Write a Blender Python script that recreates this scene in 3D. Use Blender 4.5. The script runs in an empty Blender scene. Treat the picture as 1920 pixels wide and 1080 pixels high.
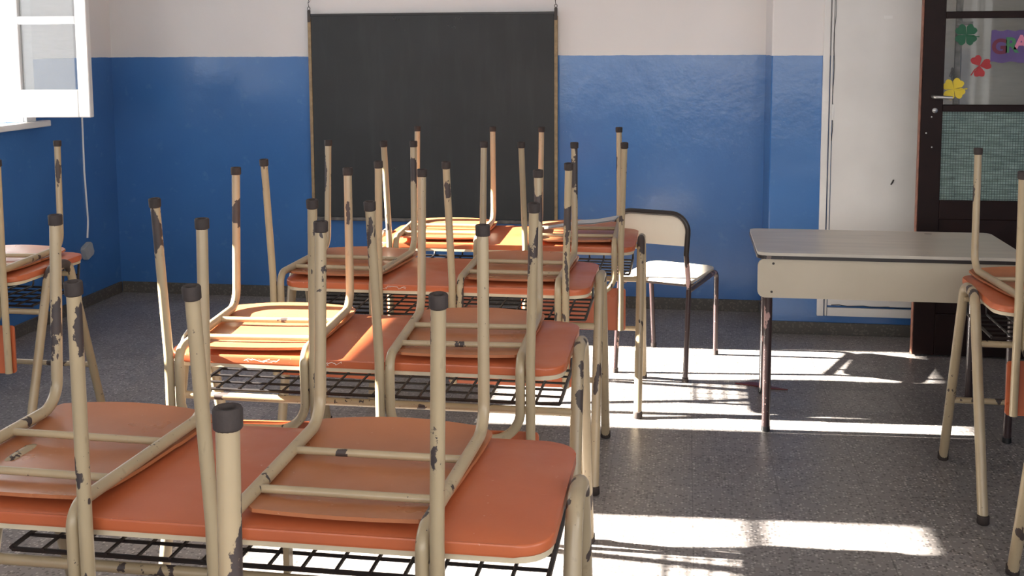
import bpy, bmesh, math, random
from mathutils import Vector, Matrix
random.seed(7)
C = bpy.context.scene.collection
SC = bpy.context.scene

# ------------------------------------------------------------------ camera
F = 2050.0; PX, PY = 960.0, 310.0; CAM_Z = 1.57
def unit(v): return v.normalized()
vY = unit(Vector((1285-PX, 83-PY, F)))          # room depth direction (right, down, forward)
vZ = -unit(Vector((1061-PX, 18900-PY, F)))
vZ = unit(vZ - vY*vY.dot(vZ)); vX = vY.cross(vZ)
Rwc = Matrix((vX, vY, vZ)).transposed()          # world -> view
Rcw = Rwc.transposed()
right = Rcw @ Vector((1, 0, 0)); up = -(Rcw @ Vector((0, 1, 0))); back = -(Rcw @ Vector((0, 0, 1)))
cam = bpy.data.cameras.new('camera'); cam_o = bpy.data.objects.new('camera', cam); C.objects.link(cam_o)
M = Matrix((right, up, back)).transposed().to_4x4(); M.translation = Vector((0, 0, CAM_Z))
cam_o.matrix_world = M
cam.sensor_width = 36.0; cam.sensor_fit = 'HORIZONTAL'; cam.lens = F*36/1920
cam.shift_x = 0.0; cam.shift_y = -(540-PY)/1920
cam.clip_start = 0.05
SC.camera = cam_o

# ------------------------------------------------------------------ light
SC.view_settings.view_transform = 'Standard'; SC.view_settings.look = 'None'
SC.view_settings.gamma = 1.0; SC.view_settings.use_curve_mapping = False
SC.view_settings.exposure = 0.7
w = bpy.data.worlds.new('daylight'); SC.world = w; w.use_nodes = True
bg = w.node_tree.nodes['Background']
bg.inputs[0].default_value = (1.0, 0.985, 0.97, 1); bg.inputs[1].default_value = 4.0
sun = bpy.data.lights.new('sun', 'SUN'); sun_o = bpy.data.objects.new('sun', sun); C.objects.link(sun_o)
sun.energy = 55.0; sun.angle = math.radians(0.55); sun.color = (1.0, 0.93, 0.83)
sd = Vector((1.0, 0.055, -0.43)).normalized()
sun_o.rotation_euler = (-sd).to_track_quat('Z', 'Y').to_euler(); sun_o.location = (-8, 3, 6)
def portal(name, loc, sx, sz, direction):
    l = bpy.data.lights.new(name, 'AREA'); l.shape = 'RECTANGLE'; l.size = sx; l.size_y = sz
    o = bpy.data.objects.new(name, l); C.objects.link(o); l.cycles.is_portal = True
    o.location = loc; o.rotation_euler = (-Vector(direction)).to_track_quat('Z', 'Y').to_euler()
ROOM_R, ROOM_N, CEIL = 2.6, -3.2, 3.0
LX, BY, BRY = -3.58, 6.46, 6.0

# ------------------------------------------------------------------ materials
def newmat(name):
    m = bpy.data.materials.new(name); m.use_nodes = True
    nt = m.node_tree; b = nt.nodes['Principled BSDF']
    return m, nt, b
def N(nt, t, **kw):
    n = nt.nodes.new(t)
    for k, v in kw.items(): setattr(n, k, v)
    return n
def noise(nt, vec, scale, detail=3, rough=.55, dist=0):
    n = N(nt, 'ShaderNodeTexNoise'); n.inputs['Scale'].default_value = scale
    n.inputs['Detail'].default_value = detail; n.inputs['Roughness'].default_value = rough
    n.inputs['Distortion'].default_value = dist
    if vec is not None: nt.links.new(vec, n.inputs['Vector'])
    return n.outputs['Fac']
def math_(nt, op, a, b=None, c=None, clamp=False):
    n = N(nt, 'ShaderNodeMath', operation=op); n.use_clamp = clamp
    for i, v in enumerate((a, b, c)):
        if v is None: continue
        if isinstance(v, (int, float)): n.inputs[i].default_value = v
        else: nt.links.new(v, n.inputs[i])
    return n.outputs[0]
def mapr(nt, v, a, b, c=0., d=1.):
    n = N(nt, 'ShaderNodeMapRange'); n.inputs[1].default_value = a; n.inputs[2].default_value = b
    n.inputs[3].default_value = c; n.inputs[4].default_value = d; nt.links.new(v, n.inputs[0]); return n.outputs[0]
def mix(nt, fac, a, b):
    n = N(nt, 'ShaderNodeMix', data_type='RGBA')
    if isinstance(fac, (int, float)): n.inputs[0].default_value = fac
    else: nt.links.new(fac, n.inputs[0])
    for i, v in ((6, a), (7, b)):
        if isinstance(v, tuple): n.inputs[i].default_value = (*v, 1)
        else: nt.links.new(v, n.inputs[i])
    return n.outputs[2]
def bump(nt, b, h, strength, dist=.01):
    n = N(nt, 'ShaderNodeBump'); n.inputs['Strength'].default_value = strength
    n.inputs['Distance'].default_value = dist; nt.links.new(h, n.inputs['Height'])
    nt.links.new(n.outputs[0], b.inputs['Normal'])
def objvec(nt, scale=(1, 1, 1)):
    tc = N(nt, 'ShaderNodeTexCoord'); oi = N(nt, 'ShaderNodeObjectInfo')
    m = N(nt, 'ShaderNodeMapping'); m.inputs['Scale'].default_value = scale
    nt.links.new(tc.outputs['Object'], m.inputs['Vector'])
    r = math_(nt, 'MULTIPLY', oi.outputs['Random'], 37.0)
    a = N(nt, 'ShaderNodeVectorMath', operation='ADD')
    nt.links.new(m.outputs[0], a.inputs[0]); nt.links.new(r, a.inputs[1])
    return a.outputs[0]
def posvec(nt):
    return N(nt, 'ShaderNodeNewGeometry').outputs['Position']
def plain(name, col, rough=.5, var=.08, scale=14, metal=0, bmp=0):
    m, nt, b = newmat(name)
    v = objvec(nt); n = noise(nt, v, scale)
    c2 = tuple(x*(1-var*2) for x in col)
    nt.links.new(mix(nt, mapr(nt, n, .3, .7), col, c2), b.inputs['Base Color'])
    b.inputs['Roughness'].default_value = rough; b.inputs['Metallic'].default_value = metal
    if bmp: bump(nt, b, noise(nt, v, 90), bmp, .002)
    return m

def wall_paint():
    m, nt, b = newmat('two_tone_wall_paint')
    p = posvec(nt); s = N(nt, 'ShaderNodeSeparateXYZ'); nt.links.new(p, s.inputs[0])
    wob = math_(nt, 'MULTIPLY', math_(nt, 'SUBTRACT', noise(nt, p, 9, 4), .5), .012)
    z = math_(nt, 'ADD', s.outputs['Z'], wob)
    msk = mapr(nt, z, 1.5065, 1.5085)
    low = noise(nt, p, 1.3, 3); fine = noise(nt, p, 16, 5)
    blue = mix(nt, mapr(nt, low, .3, .7), (.040, .135, .36), (.052, .170, .43))
    blue = mix(nt, mapr(nt, fine, .62, .75, 0, .25), blue, (.13, .26, .50))
    scr = noise(nt, p, 55, 2, .6, 1.5)
    blue = mix(nt, mapr(nt, scr, .76, .80, 0, .5), blue, (.35, .45, .62))
    wh = mix(nt, mapr(nt, low, .3, .7), (.72, .695, .685), (.67, .65, .64))
    nt.links.new(mix(nt, msk, blue, wh), b.inputs['Base Color'])
    nt.links.new(mapr(nt, z, 1.506, 1.509, .22, .6), b.inputs['Roughness'])
    bump(nt, b, math_(nt, 'ADD', noise(nt, p, 5, 3), math_(nt, 'MULTIPLY', noise(nt, p, 70, 2), .12)), .16, .02)
    return m
WALL = wall_paint()

def floor_mat():
    m, nt, b = newmat('terrazzo_tile_floor')
    p = posvec(nt); s = N(nt, 'ShaderNodeSeparateXYZ'); nt.links.new(p, s.inputs[0])
    def cell(v, off): return math_(nt, 'FLOOR', math_(nt, 'DIVIDE', math_(nt, 'ADD', v, off), .3))
    def line(v, off):
        fr = math_(nt, 'FRACT', math_(nt, 'DIVIDE', math_(nt, 'ADD', v, off), .3))
        return math_(nt, 'MAXIMUM', math_(nt, 'LESS_THAN', fr, .006), math_(nt, 'GREATER_THAN', fr, .994))
    cx, cy = cell(s.outputs['X'], .257+3), cell(s.outputs['Y'], .08+9)
    cb = N(nt, 'ShaderNodeCombineXYZ'); nt.links.new(cx, cb.inputs[0]); nt.links.new(cy, cb.inputs[1])
    wn = N(nt, 'ShaderNodeTexWhiteNoise'); nt.links.new(cb.outputs[0], wn.inputs[0])
    base = mix(nt, mapr(nt, wn.outputs[0], 0, 1), (.20, .184, .176), (.26, .24, .228))
    base = mix(nt, mapr(nt, noise(nt, p, 2.2, 4), .35, .7, 0, .4), base, (.155, .142, .136))
    v1 = N(nt, 'ShaderNodeTexVoronoi'); v1.inputs['Scale'].default_value = 95; nt.links.new(p, v1.inputs['Vector'])
    sp = N(nt, 'ShaderNodeSeparateColor'); nt.links.new(v1.outputs['Color'], sp.inputs[0])
    light = math_(nt, 'MULTIPLY', math_(nt, 'GREATER_THAN', sp.outputs[0], .62), math_(nt, 'LESS_THAN', v1.outputs['Distance'], .42))
    dark = math_(nt, 'MULTIPLY', math_(nt, 'LESS_THAN', sp.outputs[0], .25), math_(nt, 'LESS_THAN', v1.outputs['Distance'], .5))
    lc = mix(nt, sp.outputs[1], (.27, .25, .24), (.58, .54, .51))
    c = mix(nt, math_(nt, 'MULTIPLY', light, .75), base, lc)
    c = mix(nt, math_(nt, 'MULTIPLY', dark, .7), c, (.07, .065, .062))
    ln = math_(nt, 'MAXIMUM', line(s.outputs['X'], .257+3), line(s.outputs['Y'], .08+9))
    c = mix(nt, math_(nt, 'MULTIPLY', ln, .35), c, (.035, .034, .035))
    nt.links.new(c, b.inputs['Base Color'])
    nt.links.new(mapr(nt, noise(nt, p, 3.5, 4), .3, .7, .30, .42), b.inputs['Roughness'])
    bump(nt, b, noise(nt, p, 40, 3), .03, .003)
    return m
FLOOR = floor_mat()

def skirting_mat():
    m, nt, b = newmat('terrazzo_skirting')
    p = posvec(nt)
    v1 = N(nt, 'ShaderNodeTexVoronoi'); v1.inputs['Scale'].default_value = 110; nt.links.new(p, v1.inputs['Vector'])
    sp = N(nt, 'ShaderNodeSeparateColor'); nt.links.new(v1.outputs['Color'], sp.inputs[0])
    c = mix(nt, math_(nt, 'MULTIPLY', math_(nt, 'GREATER_THAN', sp.outputs[0], .8), .6), (.085, .078, .068), (.17, .15, .125))
    st = N(nt, 'ShaderNodeMapping'); st.inputs['Scale'].default_value = (22, 22, 1.2); nt.links.new(p, st.inputs['Vector'])
    c = mix(nt, mapr(nt, noise(nt, st.outputs[0], 1, 2), .74, .78, 0, .8), c, (.55, .53, .50))
    nt.links.new(c, b.inputs['Base Color']); b.inputs['Roughness'].default_value = .6
    return m
SKIRT = skirting_mat()

def tube_paint(name, col, chipcol, amount=.0, rust=(.075, .048, .038), zones=()):
    """glossy enamel on steel tube, chipped down to the dark metal; every copy chips differently"""
    m, nt, b = newmat(name)
    v = objvec(nt, (1, 1, .38)); v2 = objvec(nt, (1, 1, .8))
    big = noise(nt, v, 26, 3, .55); reg = noise(nt, v2, 4.5, 1)
    sm = noise(nt, v2, 120, 2)
    chip = mapr(nt, math_(nt, 'ADD', big, math_(nt, 'MULTIPLY', reg, .55)), 1.045-amount, 1.052-amount)
    v3 = objvec(nt, (1, 1, .22)); long = noise(nt, v3, 17, 1); ragged = noise(nt, v2, 75, 3, .6)
    for z0, z1, amt in zones:                          # where the tubes get knocked most
        tc_ = N(nt, 'ShaderNodeTexCoord'); sz = N(nt, 'ShaderNodeSeparateXYZ'); nt.links.new(tc_.outputs['Object'], sz.inputs[0])
        q = math_(nt, 'ABSOLUTE', math_(nt, 'SUBTRACT', sz.outputs['Z'], (z0+z1)/2))
        long = math_(nt, 'ADD', long, mapr(nt, q, (z1-z0)/2*.5, (z1-z0)/2*1.3, amt, 0))
    lp = mapr(nt, math_(nt, 'ADD', math_(nt, 'ADD', long, math_(nt, 'MULTIPLY', reg, .45)), math_(nt, 'MULTIPLY', ragged, .16)), 1.055-amount*.5, 1.062-amount*.5)
    chip = math_(nt, 'MAXIMUM', chip, lp)
    chip = math_(nt, 'MAXIMUM', chip, lp)
    dots = mapr(nt, math_(nt, 'ADD', sm, math_(nt, 'MULTIPLY', reg, .25)), .895-amount*.5, .90-amount*.5)
    chip = math_(nt, 'MAXIMUM', chip, dots)
    c = mix(nt, mapr(nt, noise(nt, v2, 7, 3), .3, .7), col, tuple(x*.86 for x in col))
    c = mix(nt, mapr(nt, noise(nt, v, 60, 2), .68, .72, 0, .35), c, tuple(x*.6 for x in col))
    cc = mix(nt, noise(nt, v2, 50), chipcol, rust)
    nt.links.new(mix(nt, chip, c, cc), b.inputs['Base Color'])
    nt.links.new(mapr(nt, chip, 0, 1, .32, .55), b.inputs['Roughness'])
    bump(nt, b, chip, -.25, .001)
    return m
CREAM = tube_paint('cream_chipped_enamel', (.43, .335, .205), (.035, .033, .035), .04, zones=((.24, .40, .15),))
CREAMW = tube_paint('cream_badly_chipped_enamel', (.43, .335, .205), (.030, .030, .034), .06, zones=((.22, .41, .19),))
CREAMD = tube_paint('cream_worn_enamel', (.41, .32, .20), (.04, .035, .033), .05, zones=((.66, .76, .16),))
MAROON = tube_paint('dark_maroon_enamel', (.045, .026, .026), (.38, .22, .20), .05, (.5, .33, .30))
DARKT = tube_paint('dark_brown_enamel', (.030, .024, .022), (.25, .2, .17), .02)

def orange(name, c1, c2, rough=.34, scratch=True):
    m, nt, b = newmat(name)
    v = objvec(nt)
    c = mix(nt, mapr(nt, noise(nt, v, 5, 4), .3, .7), c1, c2)
    if scratch:
        vs = objvec(nt, (3, 22, 3))
        c = mix(nt, mapr(nt, noise(nt, vs, 9, 2, .6, 1.0), .74, .77, 0, .12), c, (.75, .55, .42))
        c = mix(nt, mapr(nt, noise(nt, v, 70, 2), .73, .77, 0, .25), c, (.8, .65, .55))
    nt.links.new(c, b.inputs['Base Color'])
    nt.links.new(mapr(nt, noise(nt, v, 9), .3, .7, rough-.06, rough+.10), b.inputs['Roughness'])
    bump(nt, b, noise(nt, v, 160, 2), .08, .001)
    return m
ORANGE = orange('orange_laminate', (.50, .125, .045), (.44, .105, .04))
SEATOR = orange('orange_seat_laminate', (.45, .165, .068), (.39, .14, .058), .32)
BACKOR = orange('orange_backrest_laminate', (.50, .13, .05), (.42, .10, .04), .30, False)
PLY = plain('cream_edge_band', (.62, .52, .36), .5)
RUBBER = plain('grey_brown_rubber', (.040, .028, .024), .75, .15, 60, bmp=.3)
BLACKWIRE = plain('black_wire_enamel', (.020, .016, .016), .35, .1)
BLACKR = plain('black_plastic', (.015, .015, .015), .4)
WHITEP = plain('white_gloss_paint', (.80, .79, .77), .35, .03, 6)
WHITEW = plain('white_woodwork_paint', (.74, .725, .70), .42, .05, 3, bmp=.08)
BEIGE = None
def laminate(name, c1, c2, rough):
    m, nt, b = newmat(name)
    v = objvec(nt, (1.2, 9, 1.2))
    c = mix(nt, mapr(nt, noise(nt, v, 3, 4), .3, .7), c1, c2)
    v2 = objvec(nt)
    c = mix(nt, mapr(nt, noise(nt, v2, 60, 2), .77, .79, 0, .8), c, (.06, .05, .05))
    nt.links.new(c, b.inputs['Base Color']); b.inputs['Roughness'].default_value = rough
    return m
BEIGE = laminate('beige_laminate', (.51, .445, .34), (.46, .40, .30), .42)
GREYTOP = laminate('worn_grey_beige_laminate', (.56, .51, .43), (.46, .42, .36), .30)
CHAIRLAM = laminate('pale_cream_laminate', (.74, .67, .55), (.68, .61, .50), .4)
WOODE = plain('bare_wood_edge', (.34, .24, .13), .6, .2, 30)
DOORB = plain('dark_brown_door_paint', (.016, .0055, .0045), .5, .2, 8, bmp=.1)
DOORB.node_tree.nodes['Principled BSDF'].inputs['Specular IOR Level'].default_value = .2
DOORE = plain('worn_reddish_door_edge', (.30, .13, .085), .55, .25, 22)
STEEL = plain('brushed_steel', (.55, .54, .52), .35, .1, 30, metal=.9)
OLDSTEEL = plain('grimy_metal_strip', (.30, .29, .28), .5, .35, 25, metal=.3)
WIRE = plain('dark_hanging_wire', (.05, .04, .035), .6)
SHUT = plain('assumed_shutter_wood', (.42, .36, .27), .6)
CEILM = plain('white_ceiling_paint', (.80, .79, .77), .8, .02)
PAPERG = plain('pale_grey_paper', (.50, .52, .54), .6, .08, 30)
PAPERD = plain('dark_paper_underside', (.10, .11, .12), .7)
MAROONP = plain('maroon_plastic_scrap', (.16, .03, .03), .4)
GREENF = plain('dark_green_card', (.012, .11, .05), .6)
REDF = plain('red_card', (.42, .03, .035), .6)
YELF = plain('yellow_card', (.80, .60, .04), .6)
PURP = plain('purple_card', (.13, .085, .24), .7)
L_MAR = plain('maroon_letter', (.16, .025, .055), .6); L_GRN = plain('green_letter', (.06, .22, .10), .6)
L_PNK = plain('pink_letter', (.75, .25, .38), .6); L_YEL = plain('yellow_letter', (.75, .50, .08), .6)
DARKF = plain('dark_card', (.03, .05, .04), .6)

def board_mat():
    m, nt, b = newmat('chalky_blackboard')
    v = objvec(nt); vs = objvec(nt, (1, 1, 5)); vv = objvec(nt, (7, 1, 1))
    c = mix(nt, mapr(nt, noise(nt, v, 2.2, 5), .3, .75), (.017, .0195, .021), (.028, .032, .034))
    c = mix(nt, mapr(nt, noise(nt, vv, 2.2, 5), .5, .8, 0, .35), c, (.05, .055, .056))
    c = mix(nt, mapr(nt, noise(nt, v, 42, 3, .7), .72, .8, 0, .3), c, (.20, .21, .20))
    nt.links.new(c, b.inputs['Base Color']); b.inputs['Roughness'].default_value = .62
    return m
BOARD = board_mat()
def glass_mat(name, tint, dirt, dcol=(.8, .82, .82), grid=False, refl=.05):
    m, nt, b = newmat(name)
    out = nt.nodes['Material Output']
    tr = N(nt, 'ShaderNodeBsdfTransparent'); tr.inputs[0].default_value = (*tint, 1)
    gl = N(nt, 'ShaderNodeBsdfGlossy'); gl.inputs['Roughness'].default_value = .03
    df = N(nt, 'ShaderNodeBsdfDiffuse'); df.inputs[0].default_value = (*dcol, 1)
    m1 = N(nt, 'ShaderNodeMixShader'); m1.inputs[0].default_value = refl
    nt.links.new(tr.outputs[0], m1.inputs[1]); nt.links.new(gl.outputs[0], m1.inputs[2])
    m2 = N(nt, 'ShaderNodeMixShader')
    v = objvec(nt, (2, 2, 14))
    d = mapr(nt, noise(nt, v, 6, 4), .35, .75, dirt*.6, dirt*1.4)
    if grid:
        p = posvec(nt); s = N(nt, 'ShaderNodeSeparateXYZ'); nt.links.new(p, s.inputs[0])
        def ln(a): return math_(nt, 'LESS_THAN', math_(nt, 'FRACT', math_(nt, 'DIVIDE', a, .0125)), .20)
        g = math_(nt, 'MAXIMUM', ln(s.outputs['X']), ln(s.outputs['Z']))
        dm = N(nt, 'ShaderNodeBsdfDiffuse')
        nt.links.new(mix(nt, g, dcol, (.12, .16, .155)), dm.inputs[0])
        nt.links.new(math_(nt, 'MAXIMUM', d, math_(nt, 'MULTIPLY', g, .6)), m2.inputs[0]); df = dm
    else: nt.links.new(d, m2.inputs[0])
    nt.links.new(m1.outputs[0], m2.inputs[1]); nt.links.new(df.outputs[0], m2.inputs[2])
    nt.links.new(m2.outputs[0], out.inputs['Surface'])
    return m
GLASS = glass_mat('dusty_window_glass', (.80, .82, .83), .05)
DGLASS = glass_mat('door_glass', (.74, .74, .73), .05, (.5, .52, .5), False, .015)
WGLASS = glass_mat('wired_greenish_glass', (.62, .74, .70), .5, (.36, .46, .43), True, .015)

# ------------------------------------------------------------------ mesh helpers
def obj(name, bm, mat, parent=None, smooth=False, loc=None):
    me = bpy.data.meshes.new(name)
    bmesh.ops.recalc_face_normals(bm, faces=bm.faces)
    bm.to_mesh(me); bm.free()
    if smooth:
        me.shade_smooth()
        try: me.set_sharp_from_angle(angle=math.radians(38))
        except Exception: pass
    o = bpy.data.objects.new(name, me); C.objects.link(o)
    for mm in (mat if isinstance(mat, (list, tuple)) else [mat]): me.materials.append(mm)
    if parent is not None: o.parent = parent
    if loc is not None: o.location = loc
    return o
def tag(o, label=None, cat=None, group=None, kind=None):
    if label: o['label'] = label
    if cat: o['category'] = cat
    if group: o['group'] = group
    if kind: o['kind'] = kind
    return o
def thing(name, label, cat, loc, rz=0, group=None):
    o = bpy.data.objects.new(name, None); C.objects.link(o); o.empty_display_size = .1
    o.location = loc; o.rotation_euler = (0, 0, rz)
    return tag(o, label, cat, group)
def box(bm, x0, x1, y0, y1, z0, z1, mi=0):
    vs = [bm.verts.new((x, y, z)) for x in (x0, x1) for y in (y0, y1) for z in (z0, z1)]
    for q in ((0, 1, 3, 2), (4, 6, 7, 5), (0, 4, 5, 1), (2, 3, 7, 6), (0, 2, 6, 4), (1, 5, 7, 3)):
        f = bm.faces.new([vs[i] for i in q]); f.material_index = mi
def bbox(x0, x1, y0, y1, z0, z1, bev=0.0):
    bm = bmesh.new(); box(bm, x0, x1, y0, y1, z0, z1)
    if bev: bmesh.ops.bevel(bm, geom=bm.edges[:], offset=bev, segments=2, affect='EDGES', profile=.5)
    return bm
def fillet(pts, rads, n=7):
    pts = [Vector(p) for p in pts]; out = [pts[0]]
    for i in range(1, len(pts)-1):
        r = rads[i-1]; a = (pts[i-1]-pts[i]); b = (pts[i+1]-pts[i]); la, lb = a.length, b.length
        a.normalize(); b.normalize()
        ang = a.angle(b)
        if r <= 0 or ang > math.pi-.02: out.append(pts[i]); continue
        t = min(r/math.tan(ang/2), la*.49, lb*.49); rr = t*math.tan(ang/2)
        bis = (a+b).normalized(); c = pts[i]+bis*(rr/math.sin(ang/2))
        s = pts[i]+a*t-c; e = pts[i]+b*t-c; tot = s.angle(e); ax = s.cross(e).normalized()
        k = max(2, int(n*tot/1.5)+1)
        for j in range(k+1): out.append(c+Matrix.Rotation(tot*j/k, 3, ax)@s)
    out.append(pts[-1]); return out
def tube(bm, pts, r, seg=12, caps=True):
    pts = [Vector(p) for p in pts]; nrm = None; rings = []
    for i, p in enumerate(pts):
        if i == 0: t = pts[1]-p
        elif i == len(pts)-1: t = p-pts[-2]
        else: t = (pts[i+1]-p).normalized()+(p-pts[i-1]).normalized()
        t.normalize()
        if nrm is None:
            nrm = t.orthogonal().normalized()
        else:
            nrm = (nrm-t*nrm.dot(t)).normalized()
        bn = t.cross(nrm)
        rr = r[i] if isinstance(r, (list, tuple)) else r
        rings.append([bm.verts.new(p+(nrm*math.cos(2*math.pi*k/seg)+bn*math.sin(2*math.pi*k/seg))*rr) for k in range(seg)])
    for a, b in zip(rings, rings[1:]):
        for k in range(seg):
            bm.faces.new((a[k], a[(k+1) % seg], b[(k+1) % seg], b[k]))
    if caps:
        bm.faces.new(rings[0][::-1]); bm.faces.new(rings[-1])
    return bm
def tb(pts, rads, r, seg=12):
    bm = bmesh.new(); return tube(bm, fillet(pts, rads) if rads else pts, r, seg)
def rrect(hx, hy, rad, n=6):
    if not isinstance(rad, (tuple, list)): rad = (rad,)*4
    out = []
    for (sx, sy, a0), r in zip(((1, 1, 0), (-1, 1, 90), (-1, -1, 180), (1, -1, 270)), rad):
        for k in range(n+1):
            a = math.radians(a0+90*k/n)
            out.append((sx*(hx-r)+r*math.cos(a), sy*(hy-r)+r*math.sin(a)))
    return out
def prism(outline, z0, z1, bev=0, axis='z'):
    bm = bmesh.new()
    def P(a, b, c): return (a, b, c) if axis == 'z' else (a, c, b)
    lo = [bm.verts.new(P(x, y, z0)) for x, y in outline]; hi = [bm.verts.new(P(x, y, z1)) for x, y in outline]
    n = len(outline)
    bm.faces.new(lo[::-1]); bm.faces.new(hi)
    for i in range(n): bm.faces.new((lo[i], lo[(i+1) % n], hi[(i+1) % n], hi[i]))
    if bev:
        es = [e for e in bm.edges if (all(v in hi for v in e.verts) or all(v in lo for v in e.verts))]
        bmesh.ops.bevel(bm, geom=es, offset=bev, segments=3, affect='EDGES', profile=.5)
    return bm
def copy_tree(o, parent=None):
    c = o.copy(); C.objects.link(c)
    if parent is not None: c.parent = parent
    for ch in [k for k in o.children]: copy_tree(ch, c)
    return c
def lathe(profile, seg=16):
    bm = bmesh.new(); rings = []
    for r, z in profile:
        if r < 1e-6: rings.append([bm.verts.new((0, 0, z))])
        else: rings.append([bm.verts.new((r*math.cos(2*math.pi*k/seg), r*math.sin(2*math.pi*k/seg), z)) for k in range(seg)])
    for a, b in zip(rings, rings[1:]):
        for k in range(seg):
            k2 = (k+1) % seg
            if len(a) == 1: bm.faces.new((a[0], b[k], b[k2]))
            elif len(b) == 1: bm.faces.new((a[k], a[k2], b[0]))
            else: bm.faces.new((a[k], a[k2], b[k2], b[k]))
    return bm
def struct(o): o['kind'] = 'structure'; return o

# ------------------------------------------------------------------ room shell
struct(obj('floor', bbox(LX-.3, ROOM_R+.3, ROOM_N-.3, BY+.3, -.1, 0), FLOOR))
struct(obj('ceiling', bbox(LX-.3, ROOM_R+.3, ROOM_N-.3, BY+.3, CEIL, CEIL+.1), CEILM))
PIL = .456
bm = bmesh.new(); box(bm, LX-.25, PIL+.05, BY, BY+.25, 0, CEIL); struct(obj('wall_back', bm, WALL))
struct(obj('wall_back_right', bbox(PIL, ROOM_R, BRY, BY+.25, 0, CEIL, .006), WALL))
def wall_with_holes(name, axis, c0, c1, a0, a1, holes):
    """a wall slab between c0 and c1 with rectangular openings (lo, hi, zlo, zhi) along the other axis"""
    bm = bmesh.new(); cur = a0
    def bx(lo, hi, z0, z1):
        if axis == 'x': box(bm, c0, c1, lo, hi, z0, z1)
        else: box(bm, lo, hi, c0, c1, z0, z1)
    for lo, hi, z0, z1 in sorted(holes):
        bx(cur, lo, 0, CEIL); bx(lo, hi, 0, z0); bx(lo, hi, z1, CEIL); cur = hi
    bx(cur, a1, 0, CEIL)
    return struct(obj(name, bm, WALL))
W2 = (4.12, 5.50, 1.165, 2.62); W1 = (2.42, 3.43, .95, 2.62)
wall_with_holes('wall_left', 'x', LX-.25, LX, ROOM_N, BY, [W1, W2])
RW = [(-2.6, -.9, .9, 2.6), (-.4, 1.3, .9, 2.6)]  # unseen openings, added so fill daylight enters from the right
wall_with_holes('wall_right', 'x', ROOM_R, ROOM_R+.25, ROOM_N, BY, RW)
NW = [(-3.2, -1.3, .8, 2.7), (-.9, 1.0, .8, 2.7), (1.2, 2.3, .8, 2.7)]  # unseen openings behind the camera, added for fill daylight
wall_with_holes('wall_front', 'y', ROOM_N-.25, ROOM_N, LX-.25, ROOM_R+.25, NW)
for lo, hi, z0, z1 in RW: portal('window_daylight', (ROOM_R+.1, (lo+hi)/2, (z0+z1)/2), z1-z0, hi-lo, (-1, 0, 0))
for lo, hi, z0, z1 in NW: portal('window_daylight', ((lo+hi)/2, ROOM_N-.1, (z0+z1)/2), hi-lo, z1-z0, (0, 1, 0))
for lo, hi, z0, z1 in (W1, W2): portal('window_daylight', (LX-.12, (lo+hi)/2, (z0+z1)/2), z1-z0, hi-lo, (1, 0, 0))
# skirtings
SK = .07
struct(obj('baseboard_back', bbox(LX+.012, PIL, BY-.012, BY+.01, 0, SK, .002), SKIRT))
struct(obj('baseboard_left', bbox(LX-.01, LX+.012, ROOM_N, BY-.012, 0, SK, .002), SKIRT))
struct(obj('baseboard_back_right', bbox(PIL-.012, ROOM_R, BRY-.012, BRY+.02, 0, SK-.004, .002), SKIRT))
struct(obj('baseboard_pilaster', bbox(PIL-.012, PIL+.01, BRY+.0201, BY-.0121, 0, SK-.004, .002), SKIRT))

# ---- left wall windows
def side_window(n, opening, shutter_z, label_bar=None):
    lo, hi, z0, z1 = opening
    r = bpy.data.objects.new('window_%d' % n, None); C.objects.link(r); struct(r); r.location = (LX-.1, (lo+hi)/2, z0)
    cy = (lo+hi)/2; h = z1-z0; hw = (hi-lo)/2
    bm = bmesh.new()
    for s in (-1, 1): box(bm, -.05, .0, s*hw-(.045 if s > 0 else 0), s*hw+(.045 if s < 0 else 0), 0, h)
    box(bm, -.05, .0, -hw+.045, hw-.045, h-.05, h); box(bm, -.05, .0, -hw+.045, hw-.045, 0, .03)
    obj('window_frame', bm, WHITEP, r)
    # lining of the opening and the casing on the room side
    bm = bmesh.new()
    for s in (-1, 1): box(bm, .0, .1, s*hw-(.006 if s > 0 else 0), s*hw+(.006 if s < 0 else 0), 0, h)
    for s in (-1, 1): box(bm, .1001, .118, s*hw-(0.0 if s > 0 else .085), s*hw+(.085 if s > 0 else 0.0), -.02, h+.06)
    box(bm, .1001, .118, -hw, hw, h, h+.06)
    obj('window_casing', bm, WHITEP, r)
    bm = bbox(0.0, .15, -hw-.10, hw+.18, -.035, -.0005, .005); obj('window_sill', bm, WHITEP, r)
    bm = bmesh.new(); nz = int((z1-shutter_z)/.045)+1
    for k in range(nz):
        zz = shutter_z-z0+k*.045
        if zz < h-.002: box(bm, -.115, -.10, -hw+.001, hw-.001, zz, min(zz+.0445, h-.001))
    obj('assumed_shutter', bm, SHUT, r)  # unseen slats, added and lowered to cut off the sun from above
    return r
w_vis = side_window(1, W2, 2.13); w_near = side_window(2, W1, 1.96)
hw = (W1[1]-W1[0])/2
obj('glazing_bar', bbox(-.035, -.012, -hw+.045, hw-.045, 1.685-W1[2], 1.709-W1[2]), WHITEP, w_near)
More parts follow.
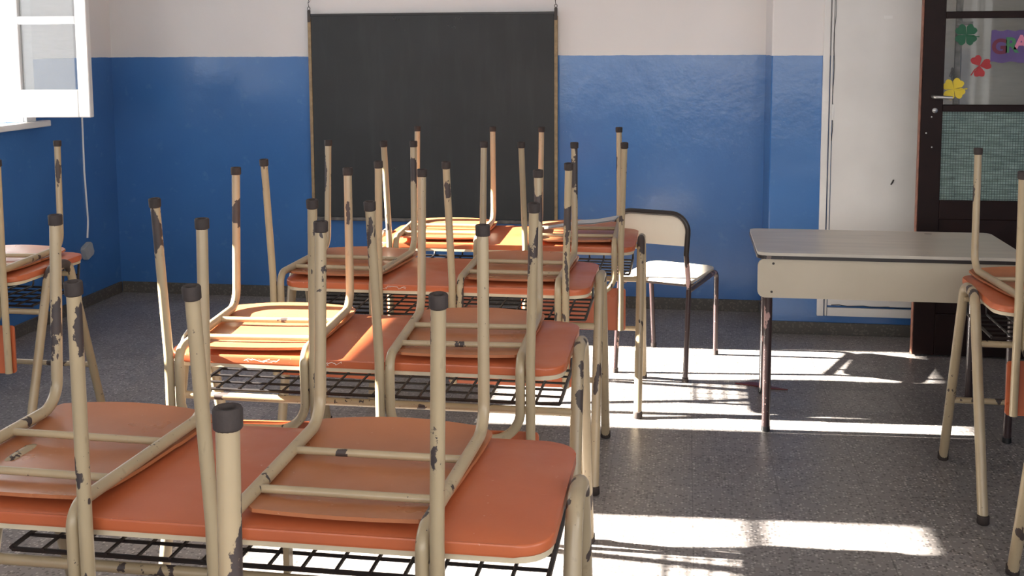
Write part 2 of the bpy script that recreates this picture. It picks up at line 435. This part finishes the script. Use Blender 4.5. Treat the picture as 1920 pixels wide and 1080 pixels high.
def sash(parent, y, ang, x0=.055, width=.47, z0=.03, h=1.38):
    """an opened casement leaf: hinge at (x0, y), swung into the room"""
    r = bpy.data.objects.new('sash', None); C.objects.link(r); r.parent = parent; r.location = (x0, y, z0); r.rotation_euler = (0, 0, ang)
    T = .042; st = .085; sr = .065; br = .15; zt = .50
    bm = bmesh.new()
    box(bm, 0, st, -T/2, T/2, 0, h); box(bm, width-sr, width, -T/2, T/2, 0, h)
    box(bm, st, width-sr, -T/2, T/2, 0, br); box(bm, st, width-sr, -T/2, T/2, h-.07, h)
    box(bm, st, width-sr, -T/2, T/2, zt, zt+.042)
    bmesh.ops.bevel(bm, geom=bm.edges[:], offset=.004, segments=1, affect='EDGES')
    obj('sash_frame', bm, WHITEP, r)
    for a, b in ((br-.004, zt+.004), (zt+.038, h-.066)):
        obj('pane', bbox(st-.004, width-sr+.004, .003, .007, a, b), GLASS, r)
sash(w_vis, (W2[1]-W2[0])/2-.06, math.radians(3.6))
sash(w_vis, -(W2[1]-W2[0])/2+.06, math.radians(2))
sash(w_near, (W1[1]-W1[0])/2-.06, math.radians(2), width=.42)
sash(w_near, -(W1[1]-W1[0])/2+.06, math.radians(2), width=.42)
# ---- plain frames for the unseen windows added as fill daylight
for n, (lo, hi, z0, z1) in enumerate(NW):
    bm = bmesh.new(); yy = ROOM_N-.1
    for a in (lo, (lo+hi)/2-.025, hi-.05): box(bm, a, a+.05, yy, yy+.05, z0, z1)
    box(bm, lo, hi, yy+.001, yy+.049, z0, z0+.05); box(bm, lo, hi, yy+.001, yy+.049, z1-.05, z1)
    struct(obj('window_%d' % (3+n), bm, WHITEP))
for n, (lo, hi, z0, z1) in enumerate(RW):
    bm = bmesh.new(); xx = ROOM_R+.1
    for a in (lo, (lo+hi)/2-.025, hi-.05): box(bm, xx, xx+.05, a, a+.05, z0, z1)
    box(bm, xx+.001, xx+.049, lo, hi, z0, z0+.05); box(bm, xx+.001, xx+.049, lo, hi, z1-.05, z1)
    struct(obj('window_%d' % (6+n), bm, WHITEP))

# ---- white boarded-up doorway in the projecting wall
d2 = bpy.data.objects.new('door_2', None); C.objects.link(d2); struct(d2); d2.location = (.72, BRY, .105)
H2 = 2.1
obj('architrave', bbox(0, .034, -.022, -.0002, 0, H2, .003), WHITEW, d2)
obj('inner_frame', bbox(.040, .052, -.014, -.0002, .0, H2, .002), WHITEW, d2)
bm = bmesh.new(); box(bm, .056, .66, -.010, -.0002, .058, H2); obj('door_board', bm, WHITEW, d2)
bm = bmesh.new(); box(bm, .054, .66, -.013, -.0002, .0, .046); obj('bottom_rail', bm, WHITEW, d2)
obj('gap', bbox(.0345, .0368, -.004, -.0001, 0, H2), BLACKR, d2)['label'] = 'dark gap beside the white frame'
# crack running down the board and along the foot
bm = bmesh.new()
cr = [(.060+.004*math.sin(k*1.7)-.010*(1-k/14)*.6, -.0112, .95+k*.083) for k in range(14)]
tube(bm, cr, .0014, 5); obj('crack', bm, BLACKR, d2)['label'] = 'thin black crack down the white board'
bm = bmesh.new(); tube(bm, [(.075+k*.042, -.0112, .060-.0006*k+.003*math.sin(k*2.1)) for k in range(14)], .0022, 5)
obj('crack', bm, BLACKR, d2)['label'] = 'thin black crack along the foot of the board'
obj('putty_patch', bbox(.046, .062, -.0125, -.0101, 1.06, 1.145, .001), WHITEP, d2)
obj('nail', tb([(.365, -.011, .72), (.372, -.016, .735), (.377, -.011, .745)], None, .004, 6), BLACKR, d2)
obj('label_holder', prism([(x*1+.325, z+1.60) for x, z in rrect(.021, .008, .003)], -.0112, -.0101, 0, 'y'), WHITEP, d2)
# second leaf to the right, behind the brown door
obj('lock_strip', bbox(.662, .690, -.016, -.0002, .5, H2, .002), OLDSTEEL, d2)
obj('door_leaf', bbox(.694, 1.5, -.012, -.0002, .0, H2, .002), WHITEW, d2)
obj('bolt', tb([(.640, -.022, 1.290), (.645, -.028, 1.305), (.650, -.02, 1.33), (.653, -.02, 1.26), (.648, -.022, 1.245)], None, .008, 8), OLDSTEEL, d2)
obj('bracket', bbox(.665, .745, -.02, -.0125, 1.555, 1.575, .002), OLDSTEEL, d2)

# ---- dark brown glazed door, swung open
DY = 5.63; DX = 1.145; DW = .80; DH = 2.05
d1 = bpy.data.objects.new('door_1', None); C.objects.link(d1); struct(d1); d1.location = (DX, DY, .008)
ST = .108; T = .038
def dpart(name, x0, x1, z0, z1, mat=DOORB, y0=0, y1=T, bev=.003): return obj(name, bbox(x0, x1, y0, y1, z0-.008, z1-.008, bev), mat, d1)
dpart('stile', .006, ST, .008, DH); dpart('stile', DW-ST, DW, .008, DH)
dpart('worn_edge', -.001, .006, .008, DH, DOORE)['label'] = 'worn reddish closing edge'
dpart('top_rail', ST, DW-ST, DH-.10, DH)
dpart('glazing_bar', ST, DW-ST, 1.688, 1.722); dpart('glazing_bar', ST, DW-ST, 1.234, 1.268)
dpart('bottom_panel', ST, DW-ST, .22, .70, y0=.008, y1=T-.008); dpart('lock_rail', ST, DW-ST, .70, .795); dpart('bottom_rail', ST, DW-ST, .008, .22)
dpart('pane', ST, DW-ST, 1.722, DH-.10, DGLASS, .017, .021, 0); dpart('pane', ST, DW-ST, 1.268, 1.688, DGLASS, .017, .021, 0)
dpart('wired_pane', ST, DW-ST, .795, 1.234, WGLASS, .017, .021, 0)['label'] = 'greenish wired glass pane'
hb = bmesh.new(); tube(hb, fillet([(.058, 0, 1.300), (.058, -.045, 1.300), (.140, -.048, 1.296)], [.015]), .0085, 10)
obj('handle', hb, STEEL, d1, True)
bm = lathe([(0, 0), (.012, 0), (.013, .004), (.008, .007), (0, .008)]); bmesh.ops.transform(bm, matrix=Matrix.Translation((.07, 0, 1.232))@Matrix.Rotation(math.radians(90), 4, 'X'), verts=bm.verts)
obj('lock_cylinder', bm, STEEL, d1, True)
for z in (.43, .62, 1.05, 1.12, 1.20):
    bm = lathe([(0, 0), (.0045, 0), (.003, .002), (0, .0025)], 8); bmesh.ops.transform(bm, matrix=Matrix.Translation((.03+.05*random.random(), 0, z))@Matrix.Rotation(math.radians(90), 4, 'X'), verts=bm.verts)
    obj('screw', bm, STEEL, d1)
struct(obj('trim_1', bbox(DX+DW+.004, DX+DW+.10, DY-.01, BRY-.001, 0, 2.12, .003), DOORB))
struct(obj('wall_by_door', bbox(DX+DW+.104, ROOM_R-.001, DY+.02, DY+.06, 0, 2.5), WHITEW))  # unseen wall panel closing the space right of the jamb, no leaf

# ---- paper decorations stuck on the door glass
GY = DY+.0165
def clover(name, label, cx, cz, r, rot, mat, petals=4, stem=True, skip=()):
    root = thing(name, label, 'paper flower', (cx, GY, cz), group='paper clovers on the door glass')
    bm = bmesh.new()
    def addflat(pts, t=.0012):
        lo = [bm.verts.new((x, 0, z)) for x, z in pts]; hi = [bm.verts.new((x, -t, z)) for x, z in pts]
        bm.faces.new(lo); bm.faces.new(hi[::-1]); n = len(pts)
        for i in range(n): bm.faces.new((lo[i], lo[(i+1) % n], hi[(i+1) % n], hi[i]))
    for k in range(petals):
        a = rot+k*2*math.pi/petals if petals == 4 else rot+k*math.radians(105)
        pts = [(0, 0)]
        for j in range(-9, 10):                                  # heart shaped leaf
            u = j/9; ang = u*.73; rr = r*(1-.10*math.exp(-(u/.16)**2)-.32*max(0, abs(u)-.55)**1.3/.35)
            pts.append((rr*math.cos(a+ang), rr*math.sin(a+ang)))
        addflat(pts, .0010+.00015*k)
    obj('petals', bm, mat, root)
    if stem:
        a = rot-math.pi/4-.35 if petals == 4 else rot+math.radians(-52)
        bm = bmesh.new(); tube(bm, [(0, -.001, 0), (math.cos(a)*r*.5, -.001, math.sin(a)*r*.5), (math.cos(a+.2)*r*1.12, -.001, math.sin(a+.2)*r*1.12)], .0028, 6)
        obj('stem', bm, mat, root)
clover('paper_clover', 'dark green four leaf paper clover stuck high on the door glass', 1.351, 1.609, .056, math.radians(45), GREENF)
clover('paper_clover', 'red three leaf paper clover on the door glass beside the purple sign', 1.42, 1.457, .054, math.radians(-90), REDF, 3)
clover('paper_clover', 'yellow four leaf paper clover low on the glass by the handle', 1.304, 1.345, .056, math.radians(55), YELF)
clover('paper_clover', 'dark paper clover on the top pane above the glazing bar', 1.385, 1.835, .054, math.radians(45), DARKF)
sign = thing('paper_sign', 'purple paper sign with coloured letters on the door glass', 'paper sign', (1.468, GY, 1.478))
top = [(.0+.29*k/16, .150+.004*math.sin(k*1.9)) for k in range(17)]; bot = [(.29*k/16, -.003+.004*math.sin(k*1.3+1)) for k in range(16, -1, -1)]
bm = prism(bot[::-1][:0]+top+bot, -.0012, 0, 0, 'y'); obj('sheet', bm, PURP, sign)
def letter(ch, x, z, size, mat, thick=.006):
    cu = bpy.data.curves.new('letter', 'FONT'); cu.body = ch; cu.size = size; cu.offset = thick*.5; cu.extrude = .0006
    o = bpy.data.objects.new('tmp', cu); C.objects.link(o)
    dg = bpy.context.evaluated_depsgraph_get(); me = bpy.data.meshes.new_from_object(o.evaluated_get(dg))
    bpy.data.objects.remove(o)
    me.materials.clear(); me.materials.append(mat); me.name = 'letter'
    l = bpy.data.objects.new('letter', me); C.objects.link(l); l.parent = sign
    l.location = (x, -.0020, z); l.rotation_euler = (math.radians(90), 0, 0)
letter('G', .004, .040, .098, L_MAR, .008); letter('R', .064, .046, .100, L_GRN); letter('A', .108, .062, .092, L_PNK, .007); letter('C', .160, .060, .088, L_YEL)
bn = thing('paper_banner', 'yellow cut paper strip across the top pane of the brown door', 'paper banner', (1.45, GY, 1.80))
bm = bmesh.new()
for k in range(16): box(bm, k*.02, k*.02+.014, -.0012, 0, .0, .05)
box(bm, 0, .314, -.0013, 0, .012, .05); obj('strip', bm, YELF, bn)

# ---- blackboard
bb = thing('blackboard', 'large black chalkboard with wooden side strips hung on the blue and white wall', 'blackboard', (-1.503, BY-.045, .525))
bw = 1.506
obj('board_panel', bbox(-bw/2+.010, bw/2-.010, 0, .014, .0, 1.235, .002), BOARD, bb)
for s in (-1, 1):
    obj('side_strip', bbox(s*bw/2-.010, s*bw/2+.010, -.004, .020, .0, 1.215, .003), WOODE, bb)
    obj('hanger', bbox(s*bw/2-.009, s*bw/2+.009, -.006, .004, 1.19, 1.262, .002), WIRE, bb)
obj('top_edge', bbox(-bw/2, bw/2, -.002, .016, 1.226, 1.240, .002), BLACKR, bb)
obj('bottom_strip', bbox(-bw/2, bw/2, -.010, .010, -.022, -.001, .004), plain('weathered_grey_wood', (.16, .15, .14), .6, .3, 25), bb)['label'] = 'dusty grey lower batten'
for s in (-1, 1):
    bm = bmesh.new(); p0 = Vector((s*bw/2, 0, 1.262))
    tube(bm, [p0+Vector((.008*math.cos(a), 0, .010+.010*math.sin(a))) for a in [k*math.pi/5 for k in range(11)]], .0022, 6)
    tube(bm, [p0+Vector((0, 0, .02)), p0+Vector((-.004, 0, .045)), p0+Vector((-.018*s if s > 0 else .012, 0, .10)), p0+Vector((-.02*s, .02, .42))], .0020, 6)
    tube(bm, [p0+Vector((-.004, 0, .040)), p0+Vector((.012, -.006, .058))], .0018, 6)
    obj('hanging_wire', bm, WIRE, bb)
# faint chalk marks
def scribble(parent, x, y, z, wd, ht, n, mat, axis='xz', seed=0, r=.0011):
    rnd = random.Random(seed); bm = bmesh.new()
    pts = []
    for k in range(n*4):                                # one continuous zigzag stroke
        pts.append(Vector(((-1+2*k/(n*4-1))*wd+rnd.uniform(-.3, .3)*wd, 0, rnd.uniform(-1, 1)*ht)))
    tube(bm, [p+Vector((x, y, z)) for p in pts], r, 4)
    return obj('chalk_mark', bm, mat, parent)
CHALK = plain('faint_chalk', (.13, .135, .13), .9)
scribble(bb, -.205, -.0008, 1.205, .022, .014, 5, CHALK, seed=1); scribble(bb, .175, -.0008, 1.205, .024, .010, 3, CHALK, seed=2)
scribble(bb, .13, -.0008, 1.16, .022, .02, 2, CHALK, seed=3); scribble(bb, -.235, -.0008, .30, .018, .012, 4, CHALK, seed=4)

# ---- cable and socket on the left wall
cb = thing('wall_cable', 'white cable running down the blue left wall from the window', 'cable', (LX+.004, 6.08, .40))
obj('cable', tb([(0, .03, 1.6), (0, .0, .75), (0, -.004, .42), (0, .012, .12), (0, -.005, .02)], [.3, .3, .2], .0055, 8), WHITEP, cb, True)
sk = thing('wall_socket', 'small grey white socket box low on the blue left wall', 'socket', (LX, 6.05, .345))
bm = prism(rrect(.042, .045, .012), 0, .030, .006); bmesh.ops.transform(bm, matrix=Matrix.Rotation(math.radians(90), 4, 'Y')@Matrix.Rotation(math.radians(20), 4, 'Z'), verts=bm.verts)
obj('socket_box', bm, plain('dirty_white_plastic', (.42, .44, .45), .5), sk, True)

# ------------------------------------------------------------------ double desk
def make_desk():
    r = thing('double_desk', 'x', 'desk', (0, 0, 0))
    HW, HD = .56, .25
    obj('desktop', prism(rrect(HW, HD, .065, 8), .6995, .722, .005), ORANGE, r, True)
    obj('edge_band', prism(rrect(HW-.004, HD-.004, .062, 8), .688, .6993), PLY, r, True)['label'] = 'cream band under the orange top'
    X = HW+.0215
    for s in (-1, 1):
        pts = fillet([(s*X, -.285, .004), (s*X, -.068, .7215), (s*X, .068, .7215), (s*X, .285, .004)], [.062, .062], 10)
        fr = obj('side_frame', tube(bmesh.new(), pts, .0170, 16), CREAMD, r, True)
        for sy in (-1, 1):
            bm = lathe([(0, -.0), (.017, 0), (.020, .004), (.0195, .028), (.0172, .030), (0, .030)], 14)
            f = obj('rubber_foot', bm, RUBBER, fr, True); f.location = (s*X, sy*.284, 0)
    def ly(z): return .285-.217*z/.7215
    obj('front_rail', tb([(-X, -ly(.560), .560), (X, -ly(.560), .560)], None, .0115, 10), CREAM, r, True)
    obj('rear_rail', tb([(-X, ly(.258), .258), (X, ly(.258), .258)], None, .0115, 10), CREAM, r, True)
    obj('top_rail', tb([(-X, ly(.672)-.015, .672), (X, ly(.672)-.015, .672)], None, .011, 10), CREAM, r, True)
    obj('centre_strut', bbox(.028, .040, -.112, -.088, .565, .688, .002), CREAM, r)
    obj('bag_hook', tb([(.034, -.112, .552), (.034, -.132, .538), (.034, -.140, .548)], None, .008, 8), BLACKR, r, True)
    bm = bmesh.new(); y0, y1, zb = -.112, .205, .580; hx = .535; nx = 16
    for k in range(6):
        y = y0+(y1-y0)*k/5; rr = .0052 if k in (0, 5) else .0040
        tube(bm, [(-hx, y, zb), (hx, y, zb)], rr, 6)
    tube(bm, [(-hx, y1+.012, zb+.055), (hx, y1+.012, zb+.055)], .0032, 6)
    for k in range(nx+1):
        x = -hx+2*hx*k/nx; rr = .0052 if k in (0, nx) else .0040
        tube(bm, fillet([(x, y0-.004, zb+.004), (x, y1, zb+.004), (x, y1+.018, .689)], [.015], 4), rr, 6)
    obj('wire_basket', bm, BLACKWIRE, r, True)
    return r
# ------------------------------------------------------------------ school chair, turned over
def seat_mesh():
    nx, ny = 20, 24; x0 = .197; ya, yb = -.212, .262
    def outline(v):                                   # half width at v in 0..1 front to rear
        y = ya+(yb-ya)*v; hwid = .172+.031*v; base = hwid
        d = y-ya
        if d < .022: hwid = base-.018+.018*math.sin(math.acos(max(0, 1-d/.022)))
        d = yb-y
        if d < .024: hwid = base-.022+.022*math.sin(math.acos(max(0, 1-d/.024)))
        return hwid
    def z(x, y):
        u = x/.19
        s = max(0, (y-.150)/.112)
        return .0015+.28*(y+.01)**2*(1 if y < 0 else .25)+(.015*s*s*(1-.5*u*u))+(.004*u*u if y < .1 else .002*u*u)
    def yy(u, v):
        v = v if .08 < v < .92 else v
        y = ya+(yb-ya)*v
        return y+(.010*(1-u*u)*max(0, (v-.7)/.3) - .003*(1-u*u)*max(0, (.15-v)/.15))
    bm = bmesh.new(); G = [[], []]
    for L, t in ((0, 0), (1, .0075)):
        for j in range(ny+1):
            v = j/ny; row = []
            for i in range(nx+1):
                u = -1+2*i/nx; x = u*outline(v); y = yy(u, v)
                row.append(bm.verts.new((x, y, z(x, y)+t)))
            G[L].append(row)
    for j in range(ny):
        for i in range(nx):
            bm.faces.new((G[0][j][i], G[0][j+1][i], G[0][j+1][i+1], G[0][j][i+1]))
            bm.faces.new((G[1][j][i], G[1][j][i+1], G[1][j+1][i+1], G[1][j+1][i]))
    def side(seq):
        for a, b in zip(seq, seq[1:]):
            bm.faces.new((G[0][a[0]][a[1]], G[0][b[0]][b[1]], G[1][b[0]][b[1]], G[1][a[0]][a[1]]))
    side([(0, i) for i in range(nx+1)]); side([(ny, i) for i in range(nx, -1, -1)])
    side([(j, nx) for j in range(ny+1)]); side([(j, 0) for j in range(ny, -1, -1)])
    return bm
def bent_panel(hx, z0, z1, y, t, bow, rad):
    pts = rrect(hx, (z1-z0)/2, rad, 5); zc = (z0+z1)/2; nx = 14
    bm = bmesh.new(); cols = []
    def halfh(x):
        d = hx-abs(x)
        return (z1-z0)/2-(rad-math.sqrt(max(0, rad*rad-(rad-d)**2)) if d < rad else 0)
    xs = sorted(set([-hx+2*hx*k/nx for k in range(nx+1)]+[s*(hx-rad*q) for s in (-1, 1) for q in (.1, .3, .6)]))
    for x in xs:
        h = max(halfh(x), .004); yb = y+bow*(1-(x/hx)**2)
        cols.append([bm.verts.new(p) for p in ((x, yb, zc-h), (x, yb, zc+h), (x, yb+t, zc+h), (x, yb+t, zc-h))])
    for a, b in zip(cols, cols[1:]):
        for k in range(4): bm.faces.new((a[k], a[(k+1) % 4], b[(k+1) % 4], b[k]))
    bm.faces.new(cols[0]); bm.faces.new(cols[-1][::-1])
    return bm
def foot_cap():
    return lathe([(0, -.012), (.0138, -.012), (.0158, -.010), (.0162, .010), (.0145, .0125), (.010, .012), (.007, .0075), (0, .0065)], 16)
def make_chair():
    r = thing('school_chair', 'x', 'chair', (0, 0, 0))
    RT = .0128; zr = .0275; UB = -.268
    half = [(.180, .262, .454), (.184, .240, zr), (.1745, UB, zr), (.1745, UB, -.192), (0, UB, -.192)]
    pts = fillet(half, [.062, .040, .078, 0], 9)[:-1]
    full = pts+[Vector((-p.x, p.y, p.z)) for p in pts[::-1]]
    fr = obj('tube_frame', tube(bmesh.new(), full, RT, 14), CREAM, r, True)
    for s in (-1, 1):
        c = obj('rubber_foot', foot_cap(), RUBBER, fr, True); c.location = (s*.1800, .263, .456)
        q = fillet([(s*.214, -.292, .432), (s*.2015, UB-.004, .015), (s*.2015, UB, -.352)], [.25], 8)
        lg = obj('rear_leg', tube(bmesh.new(), q, RT, 14), CREAM, r, True)
        c = obj('rubber_foot', foot_cap(), RUBBER, lg, True); c.location = (s*.2142, -.2925, .434)
        c.rotation_euler = (math.radians(5), 0, 0)
    for y in (.062, -.135): obj('crossbar', tb([(-.178, y, zr), (.178, y, zr)], None, .0082, 10), CREAM, r, True)
    obj('seat', seat_mesh(), SEATOR, r, True)
    obj('backrest', bent_panel(.222, -.356, -.175, UB+.0132, .008, -.0, .012), BACKOR, r)
    return r
desk0 = make_desk(); chair0 = make_chair()
DG = 'orange double desks in rows'; CG = 'school chairs turned over on the desks'
desks = [
 (-.775, 2.01, 0, 'nearest fully seen orange double desk, in the central column, with two upturned chairs'),
 (-.866, 3.035, 0, 'second orange double desk from the camera in the central column, sunlit at its left end'),
 (-.880, 3.975, 0, 'third orange double desk from the camera, in shade behind the sunlit one'),
 (-.762, 4.790, 0, 'farthest orange double desk, below the blackboard, sunlit on its left half'),
 (1.565, 3.92, 0, 'orange double desk at the right edge in front of the white teacher table'),
 (1.560, 3.005, 0, 'orange double desk at the bottom right corner, only a leg in view'),
 (-3.005, 3.90, 0, 'orange double desk at the left edge against the blue wall under the window'),
 (-.70, .80, 0, 'orange double desk closest to the camera below the bottom edge of the photo'),
]
for i, (x, y, a, lab) in enumerate(desks):
    d = desk0 if i == 0 else copy_tree(desk0)
    d.location = (x, y, 0); d.rotation_euler = (0, 0, a); d['label'] = lab; d['group'] = DG
ZT = .7222
chairs = [
 (-1.246, 2.012, -1.5, 'upturned chair on the left half of the nearest desk'),
 (-.604, 2.0, -.5, 'upturned chair on the right half of the nearest desk'),
 (-1.203, 3.015, 4.3, 'upturned chair in full sun on the left of the second desk'),
 (-.607, 3.025, 3.0, 'upturned chair in shade on the right of the second desk'),
 (-1.262, 3.995, -2.2, 'upturned chair on the left half of the third desk'),
 (-.604, 3.99, .2, 'upturned chair on the right half of the third desk'),
 (-1.059, 4.785, 2.5, 'sunlit upturned chair on the left of the farthest desk'),
 (-.468, 4.79, 2.2, 'upturned chair on the right of the farthest desk, holding a folded grey paper'),
 (1.248, 3.912, 3.0, 'upturned chair on the right edge desk in front of the teacher table'),
 (-2.694, 3.85, 6.6, 'upturned chair on the left edge desk beside the blue wall'),
 (-.655, .80, 0, 'upturned chair closest to the camera, only one worn leg with its cap in view'),
]
made = []
for i, (x, y, a, lab) in enumerate(chairs):
    c = chair0 if i == 0 else copy_tree(chair0)
    c.location = (x, y, ZT); c.rotation_euler = (0, 0, math.radians(a)); c['label'] = lab; c['group'] = CG
    made.append(c)
for i in (0, 1, 4, 10):                                 # the most battered frames
    for p in made[i].children:
        if p.name.split('.')[0] in ('tube_frame', 'rear_leg'):
            p.material_slots[0].link = 'OBJECT'; p.material_slots[0].material = CREAMW

# folded grey paper on the far right chair
fp = thing('folded_paper', 'folded grey paper lying on the far right upturned chair', 'paper', (-.44, 4.78, ZT+.046))
bm = bmesh.new(); L = [(-.17, -.03, -.006), (-.10, -.03, .004), (-.03, -.025, .016), (.05, -.02, .020), (.14, -.01, .034)]
for t, w_ in ((0, .10), (-.006, .085)):
    lo = [bm.verts.new((x, y+(.01 if t else 0), z+t)) for x, y, z in L]; hi = [bm.verts.new((x+.02, y+w_*(.35+.65*k/4), z+.006+t*.3)) for k, (x, y, z) in enumerate(L)]
    lo2 = [bm.verts.new(v.co+Vector((0, 0, .0012))) for v in lo]; hi2 = [bm.verts.new(v.co+Vector((0, 0, .0012))) for v in hi]
    for a in range(4):
        bm.faces.new((lo[a], lo[a+1], hi[a+1], hi[a])); bm.faces.new((lo2[a], hi2[a], hi2[a+1], lo2[a+1]))
        bm.faces.new((lo[a], lo2[a], lo2[a+1], lo[a+1])); bm.faces.new((hi[a], hi[a+1], hi2[a+1], hi2[a]))
obj('sheet', bm, PAPERG, fp)

# white scratched marks on the desk fronts
SCR = plain('white_scratch', (.8, .76, .7), .8)
def desk_mark(x, y, z, wd, ht, n, seed):
    s = [o for o in C.objects if o.name.startswith('double_desk') and abs(o.location.x-x) < .6 and abs(o.location.y-.25-y) < .12][0]
    m = scribble(s, x-s.location.x, y-s.location.y, z, wd, ht, n, SCR, seed=seed, r=.0009); m.name = 'scratch_mark'
bpy.context.view_layer.update()
desk_mark(-.955, 2.7846, .711, .035, .006, 5, 11); desk_mark(-1.14, 2.7846, .712, .045, .005, 6, 12)
desk_mark(-1.02, 3.7246, .711, .05, .006, 6, 13)

# ------------------------------------------------------------------ teacher table
tt = thing('teacher_table', 'long beige teacher table with a front panel and dark legs, right of the desks', 'table', (.807, 4.68, 0))
TX = .50
obj('tabletop', prism(rrect(TX+.012, .292, .035, 6), .7325, .7450, .0015), GREYTOP, tt)
obj('edge_band', prism(rrect(TX+.014, .294, .036, 6), .7190, .7323, .001), DARKT, tt)['label'] = 'dark brown edge strip'
bm = prism([(x, z+.640) for x, z in rrect(TX+.010, .0785, .028)], -.285, -.272, .001, 'y'); obj('front_panel', bm, BEIGE, tt)
for x in (-TX+.035, TX-.035):
    for y in (-.255, .25):
        x = x if y < 0 else x+(.022 if x < 0 else -.022)
        lg = obj('leg', tube(bmesh.new(), [(x, y, .012), (x, y, .719)], .0165, 14), MAROON, tt, True)
        f = obj('rubber_foot', lathe([(0, 0), (.016, 0), (.0185, .003), (.0175, .022), (0, .022)], 14), BLACKR, lg, True); f.location = (x, y, 0)
bm = bmesh.new()
for y in (-.255, .25): tube(bm, [(-TX+.035, y, .700), (TX-.035, y, .700)], .0140, 10)
for x in (-TX+.035, TX-.035): tube(bm, [(x, -.255, .700), (x, .25, .700)], .0140, 10)
obj('under_frame', bm, MAROON, tt, True)
for x, z in ((-TX+.045, .585), (-TX+.05, .70)):
    bm = lathe([(0, 0), (.005, 0), (.004, .002), (0, .003)], 10); bmesh.ops.transform(bm, matrix=Matrix.Translation((x, -.2852, z))@Matrix.Rotation(math.radians(90), 4, 'X'), verts=bm.verts)
    obj('screw', bm, WIRE, tt)
obj('ink_stain', prism([(x*1.6+.245, y+.235) for x, y in rrect(.010, .006, .005)], .7451, .7456), DARKT, tt)

# ------------------------------------------------------------------ teacher chair
tc = thing('teacher_chair', 'upright chair with dark tube frame and pale seat by the blue wall', 'chair', (-.066, 5.338, 0), math.radians(-18.5))
# local: backrest at -y, front at +y
hw = .170
obj('seat', prism(rrect(.172, .205, (.05, .05, .03, .03)), .448, .464, .004), CHAIRLAM, tc, True, (0, .015, 0))
for s in (-1, 1):
    fr = obj('side_rail', tube(bmesh.new(), fillet([(s*(hw-.004), .245, .012), (s*(hw+.004), .215, .440), (s*(hw+.004), -.215, .425), (s*(hw-.002), -.245, .60)], [.04, .02], 8), .0120, 12), MAROON, tc, True)
    lg = obj('rear_leg', tube(bmesh.new(), [(s*(hw+.006), -.262, .012), (s*(hw+.003), -.217, .430)], .0120, 12), MAROON, tc, True)
    f = obj('foot_cap', lathe([(0, 0), (.012, 0), (.015, .003), (.0145, .022), (0, .022)], 12), RUBBER, lg, True); f.location = (s*(hw+.006), -.262, 0)
    f = obj('foot_cap', lathe([(0, 0), (.012, 0), (.015, .003), (.0145, .022), (0, .022)], 12), RUBBER, fr, True); f.location = (s*(hw-.004), .245, 0)
obj('back_frame', tube(bmesh.new(), fillet([(-hw+.002, -.245, .60), (-hw-.016, -.262, .792), (hw+.016, -.262, .792), (hw-.002, -.245, .60)], [.08, .08], 10), .0125, 12), DARKT, tc, True)
bm = prism([(x, z+.715) for x, z in rrect(.165, .075, (.07, .07, .01, .01), 8)], -.250, -.241, .001, 'y')
obj('back_panel', bm, CHAIRLAM, tc)
obj('stretcher', tb([(-hw, -.10, .425), (hw, -.10, .425)], None, .009, 8), MAROON, tc, True)

# ---- maroon scrap by the table leg
ms = thing('plastic_scrap', 'small maroon plastic scrap on the sunlit floor by the table leg', 'scrap', (.355, 5.02, .001), math.radians(-8))
bm = prism([(-.11, 0), (-.04, .035), (.03, .03), (.06, -.01), (.13, -.03), (.05, -.035), (-.02, -.012)], 0, .006, .001); obj('scrap', bm, MAROONP, ms)
